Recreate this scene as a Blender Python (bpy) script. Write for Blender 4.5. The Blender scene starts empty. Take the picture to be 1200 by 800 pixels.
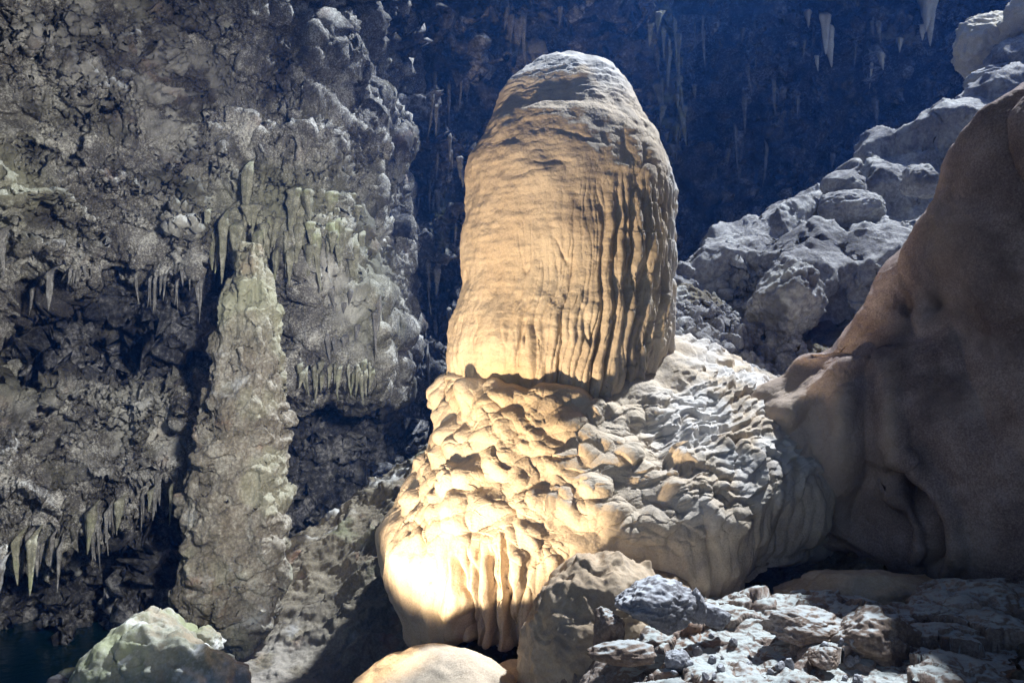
import bpy, math, random
import numpy as np
from mathutils import Vector
F = np.float32
sc = bpy.context.scene
COL = sc.collection
CZ = 4.2                                   # camera height above the water

# ------------------------------------------------------------------ noise
_r = np.random.RandomState(7)
_perm = _r.permutation(256).astype(np.int32); _perm = np.concatenate([_perm, _perm, _perm])
_g = _r.normal(size=(256, 3)); _g = (_g / np.linalg.norm(_g, axis=1, keepdims=True)).astype(F)
_rnd = _r.rand(256, 3).astype(F)
def _hash(i, j, k): return _perm[(_perm[(_perm[i & 255] + j) & 255] + k) & 255]
def perlin(p):
    p = p.astype(F); i = np.floor(p).astype(np.int32); f = p - i
    u = f * f * f * (f * (f * 6 - 15) + 10); out = 0
    for dx in (0, 1):
        wx = u[..., 0] if dx else 1 - u[..., 0]
        for dy in (0, 1):
            wy = u[..., 1] if dy else 1 - u[..., 1]
            for dz in (0, 1):
                wz = u[..., 2] if dz else 1 - u[..., 2]
                g = _g[_hash(i[..., 0] + dx, i[..., 1] + dy, i[..., 2] + dz)]
                out = out + wx * wy * wz * (g[..., 0] * (f[..., 0] - dx) + g[..., 1] * (f[..., 1] - dy) + g[..., 2] * (f[..., 2] - dz))
    return out * 1.6
def fbm(p, o=5, gain=.5, lac=2.03):
    a = 1.; s = 0; q = p
    for k in range(o):
        s = s + a * perlin(q + 13.7 * k); q = q * lac; a *= gain
    return s
def ridged(p, o=5, gain=.5, lac=2.07):
    a = 1.; s = 0; q = p; w = 1
    for k in range(o):
        n = 1 - np.abs(perlin(q + 7.3 * k)) * 1.6
        n = np.clip(n, 0, 1) ** 2 * w
        s = s + a * n; w = np.clip(n * 1.6, 0, 1); q = q * lac; a *= gain
    return s
def worley(p, jit=.9):
    """F1, F2, vector to the nearest feature point"""
    sh = p.shape[:-1]; p = p.reshape(-1, 3).astype(F); N = len(p)
    f1 = np.full(N, 9., F); f2 = np.full(N, 9., F); v = np.zeros((N, 3), F); h1 = np.zeros(N, np.int32)
    i = np.floor(p).astype(np.int32); f = p - i
    for dx in (-1, 0, 1):
        for dy in (-1, 0, 1):
            for dz in (-1, 0, 1):
                h = _hash(i[:, 0] + dx, i[:, 1] + dy, i[:, 2] + dz)
                q = np.array([dx, dy, dz], F) + .5 + (_rnd[h] - .5) * jit - f
                d = np.sqrt((q * q).sum(1)); m = d < f1
                f2 = np.where(m, f1, np.minimum(f2, d)); f1 = np.where(m, d, f1)
                v[m] = q[m]; h1[m] = h[m]
    return f1.reshape(sh), f2.reshape(sh), v.reshape(sh + (3,)), (h1.reshape(sh) / 255.).astype(F)
def ss(a, b, x):
    t = np.clip((x - a) / (b - a), 0, 1); return t * t * (3 - 2 * t)
def gs(x, y, cx, cy, sx, sy, ang=0):
    c, s = math.cos(ang), math.sin(ang)
    u = (x - cx) * c + (y - cy) * s; w = -(x - cx) * s + (y - cy) * c
    return np.exp(-(u / sx) ** 2 - (w / sy) ** 2)
def curve_dist(px, py, pts):
    """distance in photo pixels to a polyline and the signed side"""
    best = np.full(px.shape, 1e9, F); side = np.zeros(px.shape, F); along = np.zeros(px.shape, F); L = 0
    for (x0, y0), (x1, y1) in zip(pts[:-1], pts[1:]):
        dx, dy = x1 - x0, y1 - y0; l2 = dx * dx + dy * dy
        t = np.clip(((px - x0) * dx + (py - y0) * dy) / l2, 0, 1)
        d = np.hypot(px - x0 - t * dx, py - y0 - t * dy); m = d < best
        best = np.where(m, d, best); side = np.where(m, np.sign(dx * (py - y0) - dy * (px - x0)), side)
        along = np.where(m, L + t * math.sqrt(l2), along); L += math.sqrt(l2)
    return best, side, along / L

# ------------------------------------------------------------------ geometry helpers
def at(px, py, Y):
    px, py, Y = np.broadcast_arrays(np.asarray(px, float), np.asarray(py, float), np.asarray(Y, float))
    return np.stack([(px - 600) * Y / 1000, Y, CZ + (400 - py) * Y / 1000], -1)
def proj(P):
    Y = np.maximum(P[..., 1], .5)
    return 600 + P[..., 0] / Y * 1000, 400 - (P[..., 2] - CZ) / Y * 1000
def catmull(k, v, x):
    """smooth 1-D interpolation (monotone enough) of v (len(k), ...) at x"""
    k = np.asarray(k, float); v = np.asarray(v, float); n = len(k)
    m = np.gradient(v, k, axis=0) if n > 2 else np.repeat(((v[1:] - v[:-1]) / (k[1] - k[0])), 2, 0)
    x = np.clip(x, k[0], k[-1]); i = np.clip(np.searchsorted(k, x, 'right') - 1, 0, n - 2)
    h = (k[i + 1] - k[i]); t = (x - k[i]) / h
    e = (slice(None),) + (None,) * (v.ndim - 1); t = t[e]; h = h[e]
    return (2*t**3-3*t**2+1)*v[i] + (t**3-2*t**2+t)*h*m[i] + (-2*t**3+3*t**2)*v[i+1] + (t**3-t**2)*h*m[i+1]
def loft(ku, kv, T, nu, nv):
    """T[len(kv)][len(ku)][c] -> (nv, nu, c)"""
    T = np.asarray(T, float)
    A = catmull(kv, T, np.linspace(kv[0], kv[-1], nv))
    B = catmull(ku, np.swapaxes(A, 0, 1), np.linspace(ku[0], ku[-1], nu))
    return np.swapaxes(B, 0, 1)
def normals(P, wrap=False):
    if wrap: Q = np.concatenate([P[:, -1:], P, P[:, :1]], 1); du = (Q[:, 2:] - Q[:, :-2])
    else: du = np.gradient(P, axis=1)
    dv = np.gradient(P, axis=0); n = np.cross(du, dv)
    return n / np.maximum(np.linalg.norm(n, axis=-1, keepdims=True), 1e-9)
def disp(P, d, sign=1, wrap=False): return P + normals(P, wrap) * (sign * d)[..., None]
def mesh_np(name, V, Q, mat, attrs=None, smooth=True):
    me = bpy.data.meshes.new(name); V = np.ascontiguousarray(V.reshape(-1, 3), F); Q = np.ascontiguousarray(Q, np.int32); k = Q.shape[1]
    me.vertices.add(len(V)); me.vertices.foreach_set('co', V.ravel())
    me.loops.add(Q.size); me.loops.foreach_set('vertex_index', Q.ravel())
    me.polygons.add(len(Q)); me.polygons.foreach_set('loop_start', np.arange(0, Q.size, k, dtype=np.int32))
    me.polygons.foreach_set('use_smooth', np.full(len(Q), smooth))
    for n, a in (attrs or {}).items():
        at_ = me.attributes.new(n, 'FLOAT', 'POINT'); at_.data.foreach_set('value', np.ascontiguousarray(a, F).ravel())
    me.materials.append(mat); me.update(calc_edges=True)
    return me
def grid_faces(nv, nu, wrap=False):
    i = np.arange(nv * nu).reshape(nv, nu)
    if wrap: i = np.concatenate([i, i[:, :1]], 1)
    return np.stack([i[:-1, :-1], i[:-1, 1:], i[1:, 1:], i[1:, :-1]], -1).reshape(-1, 4)
def link(name, me, parent=None, label=None, cat=None, group=None, kind=None, loc=None):
    o = bpy.data.objects.new(name, me); COL.objects.link(o)
    if parent: o.parent = parent
    if loc is not None: o.location = loc
    if label: o['label'] = label
    if cat: o['category'] = cat
    if group: o['group'] = group
    if kind: o['kind'] = kind
    return o
def thing(name, label, cat, loc, group=None): return link(name, None, None, label, cat, group, None, loc)
def rebase(o, base):
    """put the origin of a mesh object at its own base"""
    me = o.data; n = len(me.vertices); c = np.empty(n * 3, F); me.vertices.foreach_get('co', c)
    c = (c.reshape(-1, 3) - np.array(base, F)); me.vertices.foreach_set('co', c.ravel()); o.location = base; me.update()
def grid_obj(name, P, mat, wrap=False, attrs=None, up=False, **kw):
    n = normals(P, wrap); Q = grid_faces(P.shape[0], P.shape[1], wrap)
    if wrap: out = ((P - P.mean(1, keepdims=True)) * n).sum(-1).mean()
    elif up: out = n[..., 2].mean()
    else: out = (n * (np.array([0, 2, CZ]) - P)).sum(-1).mean()
    if out < 0: Q = Q[:, ::-1]
    return link(name, mesh_np(name, P, Q, mat, attrs), **kw)


# ------------------------------------------------------------------ materials
def rock_mat(name, dark, mid, light, scale=2.5, bump=.5, fine=40, contrast=.5, spots=None, rough=.88, stain=None, attr=None, dust_light=None, strata=0, pos=(.36, .5, .64), bdist=.03, spec=.25):
    m = bpy.data.materials.new(name); m.use_nodes = True; nt = m.node_tree; N = nt.nodes; Lk = nt.links
    b = N['Principled BSDF']; b.inputs['Roughness'].default_value = rough; b.inputs['Specular IOR Level'].default_value = spec
    geo = N.new('ShaderNodeNewGeometry'); co = geo.outputs['Position']
    def noise(s, det=8, ro=.6, dist=0, vec=None):
        n = N.new('ShaderNodeTexNoise'); n.inputs['Scale'].default_value = s; n.inputs['Detail'].default_value = det
        n.inputs['Roughness'].default_value = ro; n.inputs['Distortion'].default_value = dist; Lk.new(vec or co, n.inputs['Vector']); return n.outputs['Fac']
    def math_(op, a, b_):
        n = N.new('ShaderNodeMath'); n.operation = op
        for k, v in ((0, a), (1, b_)):
            if isinstance(v, (int, float)): n.inputs[k].default_value = v
            else: Lk.new(v, n.inputs[k])
        return n.outputs[0]
    def mix(f, a, b_):
        n = N.new('ShaderNodeMix'); n.data_type = 'RGBA'
        if isinstance(f, (int, float)): n.inputs[0].default_value = f
        else: Lk.new(f, n.inputs[0])
        for k, v in ((6, a), (7, b_)):
            if isinstance(v, tuple): n.inputs[k].default_value = (*v, 1)
            else: Lk.new(v, n.inputs[k])
        return n.outputs[2]
    def ramp(f, stops):
        r = N.new('ShaderNodeValToRGB'); e = r.color_ramp.elements
        while len(e) < len(stops): e.new(.5)
        for el, (p, c) in zip(e, stops): el.position = p; el.color = (*c, 1)
        Lk.new(f, r.inputs[0]); return r.outputs[0]
    big = noise(scale, 10, .62, .6); sm = noise(fine, 6, .7)
    f = math_('ADD', math_('MULTIPLY', big, 1 - contrast), math_('MULTIPLY', sm, contrast))
    c = ramp(f, [(pos[0], dark), (pos[1], mid), (pos[2], light)])
    if strata:
        mp = N.new('ShaderNodeMapping'); mp.inputs['Scale'].default_value = (.3, .3, 3); Lk.new(co, mp.inputs[0])
        st = noise(1.2, 5, .6, 1., mp.outputs[0]); c = mix(math_('MULTIPLY', ramp(st, [(.42, (0, 0, 0)), (.6, (1, 1, 1))]), strata), c, dark)
    if spots:
        for (scol, ssc, thr, amt) in spots:
            s = noise(ssc, 7, .65, .3); c = mix(math_('MULTIPLY', ramp(s, [(thr, (0, 0, 0)), (thr + .09, (1, 1, 1))]), amt), c, scol)
    if attr:
        for (an, acol, amt) in attr:
            a = N.new('ShaderNodeAttribute'); a.attribute_name = an
            c = mix(math_('MULTIPLY', a.outputs['Fac'], amt), c, acol)
    if dust_light:  # upward faces paler: dust, with the cold light from above painted in
        sx = N.new('ShaderNodeSeparateXYZ'); Lk.new(geo.outputs['Normal'], sx.inputs[0])
        dn = math_('ADD', sx.outputs[2], math_('MULTIPLY', noise(9, 5, .6), .5)); c = mix(ramp(math_('MULTIPLY', dn, .7), [(.74, (0, 0, 0)), (.86, (1, 1, 1))]), c, dust_light)
    Lk.new(c, b.inputs['Base Color'])
    b1 = noise(fine * .45, 8, .7); b2 = noise(fine * 2.2, 5, .7); h = math_('ADD', b1, math_('MULTIPLY', b2, .35))
    bp = N.new('ShaderNodeBump'); bp.inputs['Strength'].default_value = bump; bp.inputs['Distance'].default_value = bdist
    Lk.new(h, bp.inputs['Height']); Lk.new(bp.outputs[0], b.inputs['Normal'])
    return m
M = {}
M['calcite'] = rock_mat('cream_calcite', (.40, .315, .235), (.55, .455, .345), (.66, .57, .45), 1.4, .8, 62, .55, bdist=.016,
        spots=[((.36, .30, .24), 3.2, .56, .5), ((.68, .58, .44), 2.2, .58, .35)], attr=[('sun_tint', (.72, .72, .72), .8), ('grey', (.20, .18, .165), .75), ('ochre', (.66, .40, .13), .5)])
M['wall'] = rock_mat('grey_limestone', (.04, .036, .033), (.17, .16, .145), (.66, .65, .60), 2.2, 1., 40, .52, bdist=.04, pos=(.39, .5, .61),
        spots=[((.035, .030, .03), .55, .52, .8), ((.60, .60, .54), 1.7, .61, .6), ((.28, .20, .16), 1.1, .60, .5)], attr=[('moss', (.32, .32, .21), .55), ('pale', (.60, .59, .54), .7), ('shade_tint', (.03, .027, .028), .85)])
M['far'] = rock_mat('dark_limestone', (.025, .024, .026), (.11, .11, .115), (.46, .45, .44), 1.2, 1., 14, .5, bdist=.1, pos=(.42, .52, .62),
        spots=[((.34, .33, .30), .55, .64, .6)], attr=[('pale', (.50, .49, .42), .8), ('moss', (.30, .33, .15), .8)])
M['column'] = rock_mat('weathered_column_stone', (.07, .062, .05), (.20, .18, .145), (.44, .425, .37), 3.2, .9, 30, .5, bdist=.04,
        spots=[((.58, .60, .60), 1.9, .60, .6), ((.12, .10, .075), 1.4, .58, .6), ((.36, .22, .15), 1.0, .58, .5)], attr=[('moss', (.42, .44, .30), .6)])
M['slope'] = rock_mat('brown_slope_rock', (.075, .065, .045), (.16, .135, .095), (.29, .26, .20), 1.8, .8, 30, .5, bdist=.04,
        spots=[((.36, .36, .35), 2.0, .61, .6), ((.20, .22, .13), .9, .56, .6), ((.26, .13, .08), 1.2, .56, .5)], attr=[('path', (.34, .31, .27), .8), ('pale', (.5, .5, .48), .8)])
M['ridge'] = rock_mat('ridge_rock', (.13, .125, .13), (.34, .33, .33), (.66, .66, .64), 1.3, .9, 14, .5, bdist=.08,
        spots=[((.62, .62, .58), .8, .56, .6), ((.10, .095, .10), .7, .54, .75)])
M['rightrock'] = rock_mat('smooth_brown_rock', (.13, .092, .088), (.27, .205, .19), (.44, .355, .335), 1.6, .85, 55, .5, bdist=.02, strata=.0, pos=(.39, .5, .61),
        spots=[((.38, .32, .30), .7, .55, .5), ((.13, .095, .09), .8, .57, .6), ((.15, .085, .055), .5, .56, .4)], attr=[('shade_tint', (.03, .022, .021), .7), ('pale', (.50, .40, .31), .8)])
M['mound'] = rock_mat('tan_mound_rock', (.26, .19, .13), (.42, .32, .22), (.52, .42, .31), 2.2, .5, 45, .4, bdist=.02,
        spots=[((.20, .17, .15), 2.5, .56, .6)])
M['rubble'] = rock_mat('rubble_rock', (.14, .10, .08), (.25, .19, .155), (.38, .33, .29), 2.6, .8, 40, .55, bdist=.02, dust_light=(.42, .45, .44),
        spots=[((.30, .17, .11), 1.5, .59, .7)])
M['greystone'] = rock_mat('grey_boulder_stone', (.11, .105, .11), (.22, .215, .23), (.38, .38, .40), 3.0, .7, 40, .5, bdist=.02, dust_light=(.45, .47, .50))
M['brownstone'] = rock_mat('brown_boulder_stone', (.16, .10, .075), (.30, .20, .15), (.46, .38, .32), 3.0, .7, 40, .5, bdist=.02, spots=[((.55, .55, .54), 2.2, .56, .6)])
M['ledge'] = rock_mat('pale_topped_brown_ledge_stone', (.13, .095, .075), (.24, .175, .135), (.40, .35, .31), 2.5, .7, 40, .5, bdist=.02, dust_light=(.40, .42, .42))
M['white'] = rock_mat('white_green_boulder_stone', (.13, .135, .10), (.24, .245, .20), (.38, .39, .355), 2.0, .6, 34, .4, bdist=.02,
        spots=[((.24, .26, .15), 1.6, .53, .75), ((.26, .21, .15), 1.1, .55, .7), ((.60, .62, .63), 1.8, .58, .8)])
M['stal'] = rock_mat('dripstone', (.09, .088, .06), (.20, .195, .145), (.42, .41, .33), 9., .6, 50, .5, bdist=.02, spots=[((.30, .33, .17), 1.6, .54, .5)])
M['stalgrey'] = rock_mat('grey_dripstone', (.06, .057, .055), (.16, .155, .145), (.38, .37, .35), 9., .6, 50, .5, bdist=.02)
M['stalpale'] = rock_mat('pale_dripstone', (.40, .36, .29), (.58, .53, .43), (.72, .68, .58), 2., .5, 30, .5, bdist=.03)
def water_mat():
    m = bpy.data.materials.new('dark_teal_water'); m.use_nodes = True; N = m.node_tree.nodes; L = m.node_tree.links; b = N['Principled BSDF']
    b.inputs['Base Color'].default_value = (.003, .022, .028, 1); b.inputs['Roughness'].default_value = .09; b.inputs['IOR'].default_value = 1.33
    n = N.new('ShaderNodeTexNoise'); n.inputs['Scale'].default_value = 7; n.inputs['Detail'].default_value = 4
    bp = N.new('ShaderNodeBump'); bp.inputs['Strength'].default_value = .35; bp.inputs['Distance'].default_value = .03
    g = N.new('ShaderNodeNewGeometry'); L.new(g.outputs['Position'], n.inputs['Vector']); L.new(n.outputs['Fac'], bp.inputs['Height']); L.new(bp.outputs[0], b.inputs['Normal']); return m
M['water'] = water_mat()

# ------------------------------------------------------------------ 1 the giant stalagmite
CX, CY = .55, 10.5
root = thing('giant_stalagmite', 'huge cream dome-topped stalagmite glowing in warm lamplight on its fluted flowstone base', 'stalagmite', (CX, CY, 1.0))
off = np.array([CX, CY, 1.0])
# column
tab = [(62.5, 668, 671), (64, 640, 694), (68, 628, 704), (75, 618, 716), (95, 598, 736), (122, 583, 749), (140, 573, 757), (171, 554, 778), (196, 546, 787), (215, 544, 791),
       (245, 543, 792.5), (280, 542, 793), (310, 542, 791), (330, 541, 789), (351, 536, 789), (372, 528, 788), (395, 525, 786), (420, 525, 783), (445, 527, 776), (470, 529, 768), (500, 530, 764), (560, 540, 756)]
tab = np.array(tab, float); NU, NV = 1050, 760
ks = np.concatenate([[0], np.cumsum(np.hypot(np.diff(tab[:, 0]), np.diff(tab[:, 1])))])
R_ = catmull(ks, tab, np.linspace(0, ks[-1], NV))
th = np.linspace(0, 2 * np.pi, NU, endpoint=False)
zc = CZ + (400 - R_[:, 0]) * (CY - .15) / 1000; xc = ((R_[:, 1] + R_[:, 2]) / 2 - 600) * CY / 1000; rc = (R_[:, 2] - R_[:, 1]) / 2 * (CY - .08) / 1000
P = np.stack([xc[:, None] + rc[:, None] * np.cos(th), CY + rc[:, None] * .96 * np.sin(th), np.repeat(zc[:, None], NU, 1)], -1)
NRM = lambda P: -normals(P, True)
n0 = NRM(P); sgn = 1 if (n0[NV // 2, 0] @ np.array([1, 0, 0])) > 0 else -1
def dcol(P, d): return P + NRM(P) * (sgn * d)[..., None]
q = P * .8; P = dcol(P, .05 * fbm(q + 3, 3) + .03 * fbm(P * 2.3, 3))
px, py = proj(P); front = ss(.3, -.5, (P[..., 1] - CY))
ang = np.arctan2(P[..., 1] - CY, P[..., 0] - xc[:, None]); arc = ang * 1.25
cc = np.stack([np.cos(ang) * 1.25, np.sin(ang) * 1.25, P[..., 2] * .0], -1)
# shoulder folds near the dome
for pts, a, w in (([(588, 133), (610, 121), (640, 114), (672, 113), (690, 118)], .02, 4), ([(640, 150), (662, 153), (690, 162), (712, 168)], .016, 3.5),
                  ([(560, 175), (590, 165), (620, 168)], .012, 4), ([(615, 188), (640, 190), (665, 188)], .013, 4), ([(600, 205), (630, 200)], .015, 4)):
    d, s, al = curve_dist(px + 4 * perlin(P * 5), py + 4 * perlin(P * 5 + 9), pts); fade = np.sin(np.clip(al, .03, .97) * np.pi) ** .5
    P = dcol(P, front * fade * a * (-np.exp(-(d / w) ** 2) + .8 * np.exp(-((d - w * 2) / (w * 2.6)) ** 2) * (s > 0)))
# terraced dome top (bands following the contour)
top = ss(165, 75, py); bandn = P[..., 2] * 11 + 1.3 * fbm(P * 2.2, 3); saw = bandn - np.floor(bandn)
P = dcol(P, (top * .010) * (np.minimum(saw, (1 - saw) * 4) - .4))
# vertical flutes
fm = ss(210, 330, py + 40 * fbm(P * 1.3, 2)) * (.25 + .75 * ss(560, 680, px + 25 * perlin(P * 1.1))) ; fm = fm * (.35 + .65 * ss(300, 440, py))
fm = np.maximum(fm, .85 * ss(640, 770, px) * ss(190, 260, py)); back = P[..., 1] > CY + .2; fm = np.where(back, .6, fm)
warp = .10 * fbm(np.stack([cc[..., 0] * 2, cc[..., 1] * 2, P[..., 2] * 1.6], -1), 3)
fc = np.stack([np.cos(ang + warp * .35) * 1.25, np.sin(ang + warp * .35) * 1.25, P[..., 2] * .085 + 4], -1)
fl = perlin(fc * np.array([6.8, 6.8, 5])); fl2 = perlin(fc * np.array([13, 13, 14]) + 5)
rib = np.sqrt(np.abs(fl) + .004) * .20 * (.6 + .4 * ss(600, 690, px)) + np.sqrt(np.abs(fl2) + .004) * .06
radial = np.stack([np.cos(ang), np.sin(ang), ang * 0], -1)
P = P + radial * (fm * (rib - .12))[..., None]
slit = np.exp(-(perlin(fc * np.array([5.5, 5.5, 9]) + 40) / .045) ** 2) * ss(.08, .3, perlin(np.stack([cc[..., 0] * 4, cc[..., 1] * 4, P[..., 2] * 2.2], -1)))
P = P - radial * (slit * fm * .07)[..., None]
# scales and drips of the right flank
rm = ss(700, 770, px) * ss(75, 150, py); 
f1, f2, v, h = worley(np.stack([cc[..., 0] * 5, cc[..., 1] * 5, P[..., 2] * 2.6], -1) + .35 * fbm(P * 3, 2)[..., None])
P = dcol(P, (.06 + .9 * rm) * .034 * (np.sqrt(np.clip(1 - (f1 / .8) ** 2, 0, 1)) - .6 - .5 * v[..., 2]))
# pits and grain
pit = ss(.4, .62, perlin(P * np.array([9, 9, 4]))); P = dcol(P, -pit * .022 * fm)
P = dcol(P, .012 * fbm(P * np.array([4, 4, 2.5]), 2) + .004 * fbm(P * 14, 2) + .0025 * fbm(P * 45, 2) + .007 * perlin(P * np.array([2.5, 2.5, 17])) * (1 - .6 * fm))
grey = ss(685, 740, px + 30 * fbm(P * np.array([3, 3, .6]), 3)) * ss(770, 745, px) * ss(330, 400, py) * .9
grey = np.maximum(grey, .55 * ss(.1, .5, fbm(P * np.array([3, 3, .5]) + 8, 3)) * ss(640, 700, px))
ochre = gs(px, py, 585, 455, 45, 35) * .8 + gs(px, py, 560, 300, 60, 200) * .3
sun_tint = np.clip(ss(125, 70, py) + ss(778, 788, px) * ss(500, 300, py) * .8, 0, 1) * ss(-.6, .1, fbm(P * 3, 3))  # cold sunlight on dome cap and right flank painted in as white
grid_obj('column', P - off, M['calcite'], True, {'sun_tint': sun_tint, 'grey': np.clip(grey + .15 * ss(.25, .6, fbm(P * np.array([5, 5, .7]) + 60, 3)), 0, 1), 'ochre': ochre}, parent=root)

# flowstone base, lofted from profiles (r, z) by direction
K = [  # theta, list of (r, z)
 (-180, [(.9, 3.85), (1.22, 3.84), (1.35, 3.76), (1.54, 3.05), (1.60, 2.85), (1.80, 2.48), (1.84, 2.25), (2.05, 1.95), (2.10, 1.45), (1.92, .95), (1.78, .45), (1.45, .40)]),
 (-150, [(.9, 3.78), (1.24, 3.76), (1.40, 3.62), (1.62, 3.05), (1.72, 2.82), (1.90, 2.50), (1.96, 2.25), (2.18, 1.92), (2.16, 1.50), (1.98, 1.15), (1.85, .80), (1.45, .72)]),
 (-120, [(.9, 3.64), (1.24, 3.63), (1.46, 3.50), (1.72, 3.05), (1.92, 2.75), (2.04, 2.45), (2.10, 2.15), (2.14, 1.90), (2.12, 1.55), (2.06, 1.30), (2.02, 1.10), (1.5, 1.02)]),
 (-90,  [(.9, 3.61), (1.22, 3.60), (1.46, 3.44), (1.80, 3.05), (2.05, 2.72), (2.20, 2.40), (2.26, 2.12), (2.28, 1.88), (2.26, 1.60), (2.24, 1.35), (2.22, 1.14), (1.6, 1.05)]),
 (-62,  [(.9, 3.64), (1.20, 3.62), (1.55, 3.42), (1.95, 3.18), (2.25, 2.92), (2.48, 2.60), (2.56, 2.30), (2.58, 2.05), (2.54, 1.80), (2.46, 1.55), (2.42, 1.30), (1.6, 1.1)]),
 (-38,  [(.9, 3.86), (1.22, 3.84), (1.65, 3.62), (2.10, 3.38), (2.48, 3.14), (2.74, 2.82), (2.84, 2.50), (2.84, 2.22), (2.78, 2.00), (2.70, 1.85), (2.60, 1.72), (1.8, 1.6)]),
 (-15,  [(.9, 4.12), (1.25, 4.10), (1.75, 3.86), (2.25, 3.62), (2.70, 3.38), (3.10, 3.10), (3.30, 2.75), (3.32, 2.40), (3.20, 2.10), (3.05, 1.90), (2.90, 1.70), (1.9, 1.6)]),
 (10,   [(.9, 4.24), (1.28, 4.22), (1.80, 4.08), (2.35, 3.90), (2.85, 3.70), (3.30, 3.45), (3.60, 3.05), (3.70, 2.60), (3.65, 2.20), (3.55, 1.90), (3.50, 1.60), (2.5, 1.5)]),
 (45,   [(.9, 4.25), (1.30, 4.24), (1.80, 4.16), (2.30, 4.05), (2.80, 3.90), (3.20, 3.65), (3.45, 3.30), (3.60, 2.90), (3.65, 2.50), (3.65, 2.20), (3.65, 1.90), (3.0, 1.8)]),
 (90,   [(.9, 4.05), (1.30, 4.04), (1.60, 3.90), (1.95, 3.65), (2.20, 3.35), (2.40, 3.00), (2.50, 2.65), (2.55, 2.30), (2.60, 1.95), (2.60, 1.60), (2.60, 1.20), (2.0, 1.0)]),
 (135,  [(.9, 3.85), (1.25, 3.83), (1.45, 3.65), (1.62, 3.20), (1.72, 2.90), (1.90, 2.55), (1.98, 2.25), (2.12, 1.95), (2.14, 1.50), (2.02, 1.10), (1.92, .60), (1.6, .5)]),
 (180,  [(.9, 3.85), (1.22, 3.84), (1.35, 3.76), (1.54, 3.05), (1.60, 2.85), (1.80, 2.48), (1.84, 2.25), (2.05, 1.95), (2.10, 1.45), (1.92, .95), (1.78, .45), (1.45, .40)])]
kt = np.array([k[0] for k in K], float); T = np.array([k[1] for k in K], float)
kt2 = np.concatenate([[kt[-2] - 360], kt, [kt[1] + 360]]); T2 = np.concatenate([T[-2:-1], T, T[1:2]])
NU, NV = 1500, 800
ths = np.linspace(-180, 180, NU, endpoint=False)
A = catmull(kt2, T2, ths)                                   # (NU, 12, 2)
seg = [0, .5, 1.1, 2, 2.9, 3.8, 4.6, 5.4, 6.3, 7.1, 7.9, 8.6]
B = catmull(seg, np.swapaxes(A, 0, 1), np.linspace(0, seg[-1], NV))   # (NV, NU, 2)
tr = np.radians(ths)
P = np.stack([CX + B[..., 0] * np.cos(tr), CY + B[..., 0] * np.sin(tr), B[..., 1]], -1)
S = np.repeat(np.linspace(0, seg[-1], NV)[:, None], NU, 1)
n0 = normals(P, True); sg = 1 if n0[NV * 6 // 10, NU // 4] @ np.array([0, -1., 0]) > 0 else -1
def dbase(P, d): return P + normals(P, True) * (sg * d)[..., None]
ends = ss(0, .9, S) * ss(8.6, 8.3, S)
P = dbase(P, ends * (.13 * fbm(P * .9 + 2, 3)))
P[..., 2] += ss(2.2, .9, S) * (.10 * fbm(np.stack([np.cos(tr) * 2.6 + S * 0, np.sin(tr) * 2.6 + S * 0, S * 0], -1), 3) + .04)
px, py = proj(P); angd = np.degrees(np.arctan2(P[..., 1] - CY, P[..., 0] - CX))
# vertical draperies of the lower half
dm = ss(3.6, 5.2, S + .5 * perlin(P * 1.5)); ang = np.radians(angd)
wv = .12 * fbm(P * np.array([1, 1, 1.3]), 2)
fc = np.stack([np.cos(ang + wv * .35) * 2.2, np.sin(ang + wv * .35) * 2.2, P[..., 2] * .16], -1)
big = perlin(fc * 1.5 + 2); rad2 = np.stack([np.cos(ang), np.sin(ang), ang * 0], -1)
P = P + rad2 * (dm * ends * (.22 * np.sqrt(np.abs(big) + .01) - .12) * (.6 + .4 * ss(600, 680, px)))[..., None]
fl = perlin(fc * 4.2); ribm = dm * (.26 + .74 * ss(505, 540, px) * ss(625, 600, px) * ss(600, 660, py)); 
P = P + rad2 * (ribm * ends * (.24 * np.sqrt(np.abs(fl) + .004) - .10))[..., None]
P = P + rad2 * (ribm * ends * (.08 * np.sqrt(np.abs(perlin(fc * 8.5 + 9)) + .004) - .03))[..., None]
# the deep slit of the front drapery
for pts, a, w in (([(536, 640), (541, 690), (548, 730), (556, 775)], .16, 4), ([(590, 610), (594, 690), (598, 735), (604, 775)], .14, 5), ([(572, 630), (576, 690), (580, 740), (582, 768)], .09, 3.5),
                  ([(553, 640), (558, 690), (566, 740), (568, 768)], .08, 4), ([(478, 590), (490, 625), (500, 680)], .05, 4)):
    d, s, al = curve_dist(px + 5 * perlin(P * 4), py, pts); P = P - rad2 * (a * np.exp(-(d / w) ** 2) * ss(0, .2, al) * (P[..., 1] < CY))[..., None]
# botryoidal lumps on the front shoulder
lm = ss(.55, 1.1, S) * ss(5.4, 4.2, S + .6 * perlin(P * 1.3)) * ss(-20, -75, angd)
lm = np.where((angd > 60), .6 * ss(.9, 1.5, S) * ss(5.4, 4.2, S), lm)
wp = .09 * np.stack([fbm(P * 2 + 4, 2), fbm(P * 2 + 8, 2), fbm(P * 2 + 16, 2)], -1)
def domes(P, sc_, amp, skew=.12):
    f1, f2, v, h = worley((P + wp) * sc_)
    return amp * (np.sqrt(np.clip(1 - (f1 / .95) ** 2, 0, 1)) * (.7 + .5 * h) - .6 + skew * v[..., 2]), f2 - f1
Nb = sg * normals(P, True)
for _ in range(6):
    Nb[1:-1] = (Nb[:-2] + Nb[1:-1] + Nb[2:]) / 3; Nb = (np.roll(Nb, 2, 1) + Nb + np.roll(Nb, -2, 1)) / 3
Nb /= np.linalg.norm(Nb, axis=-1, keepdims=True); P0 = P.copy()
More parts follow.
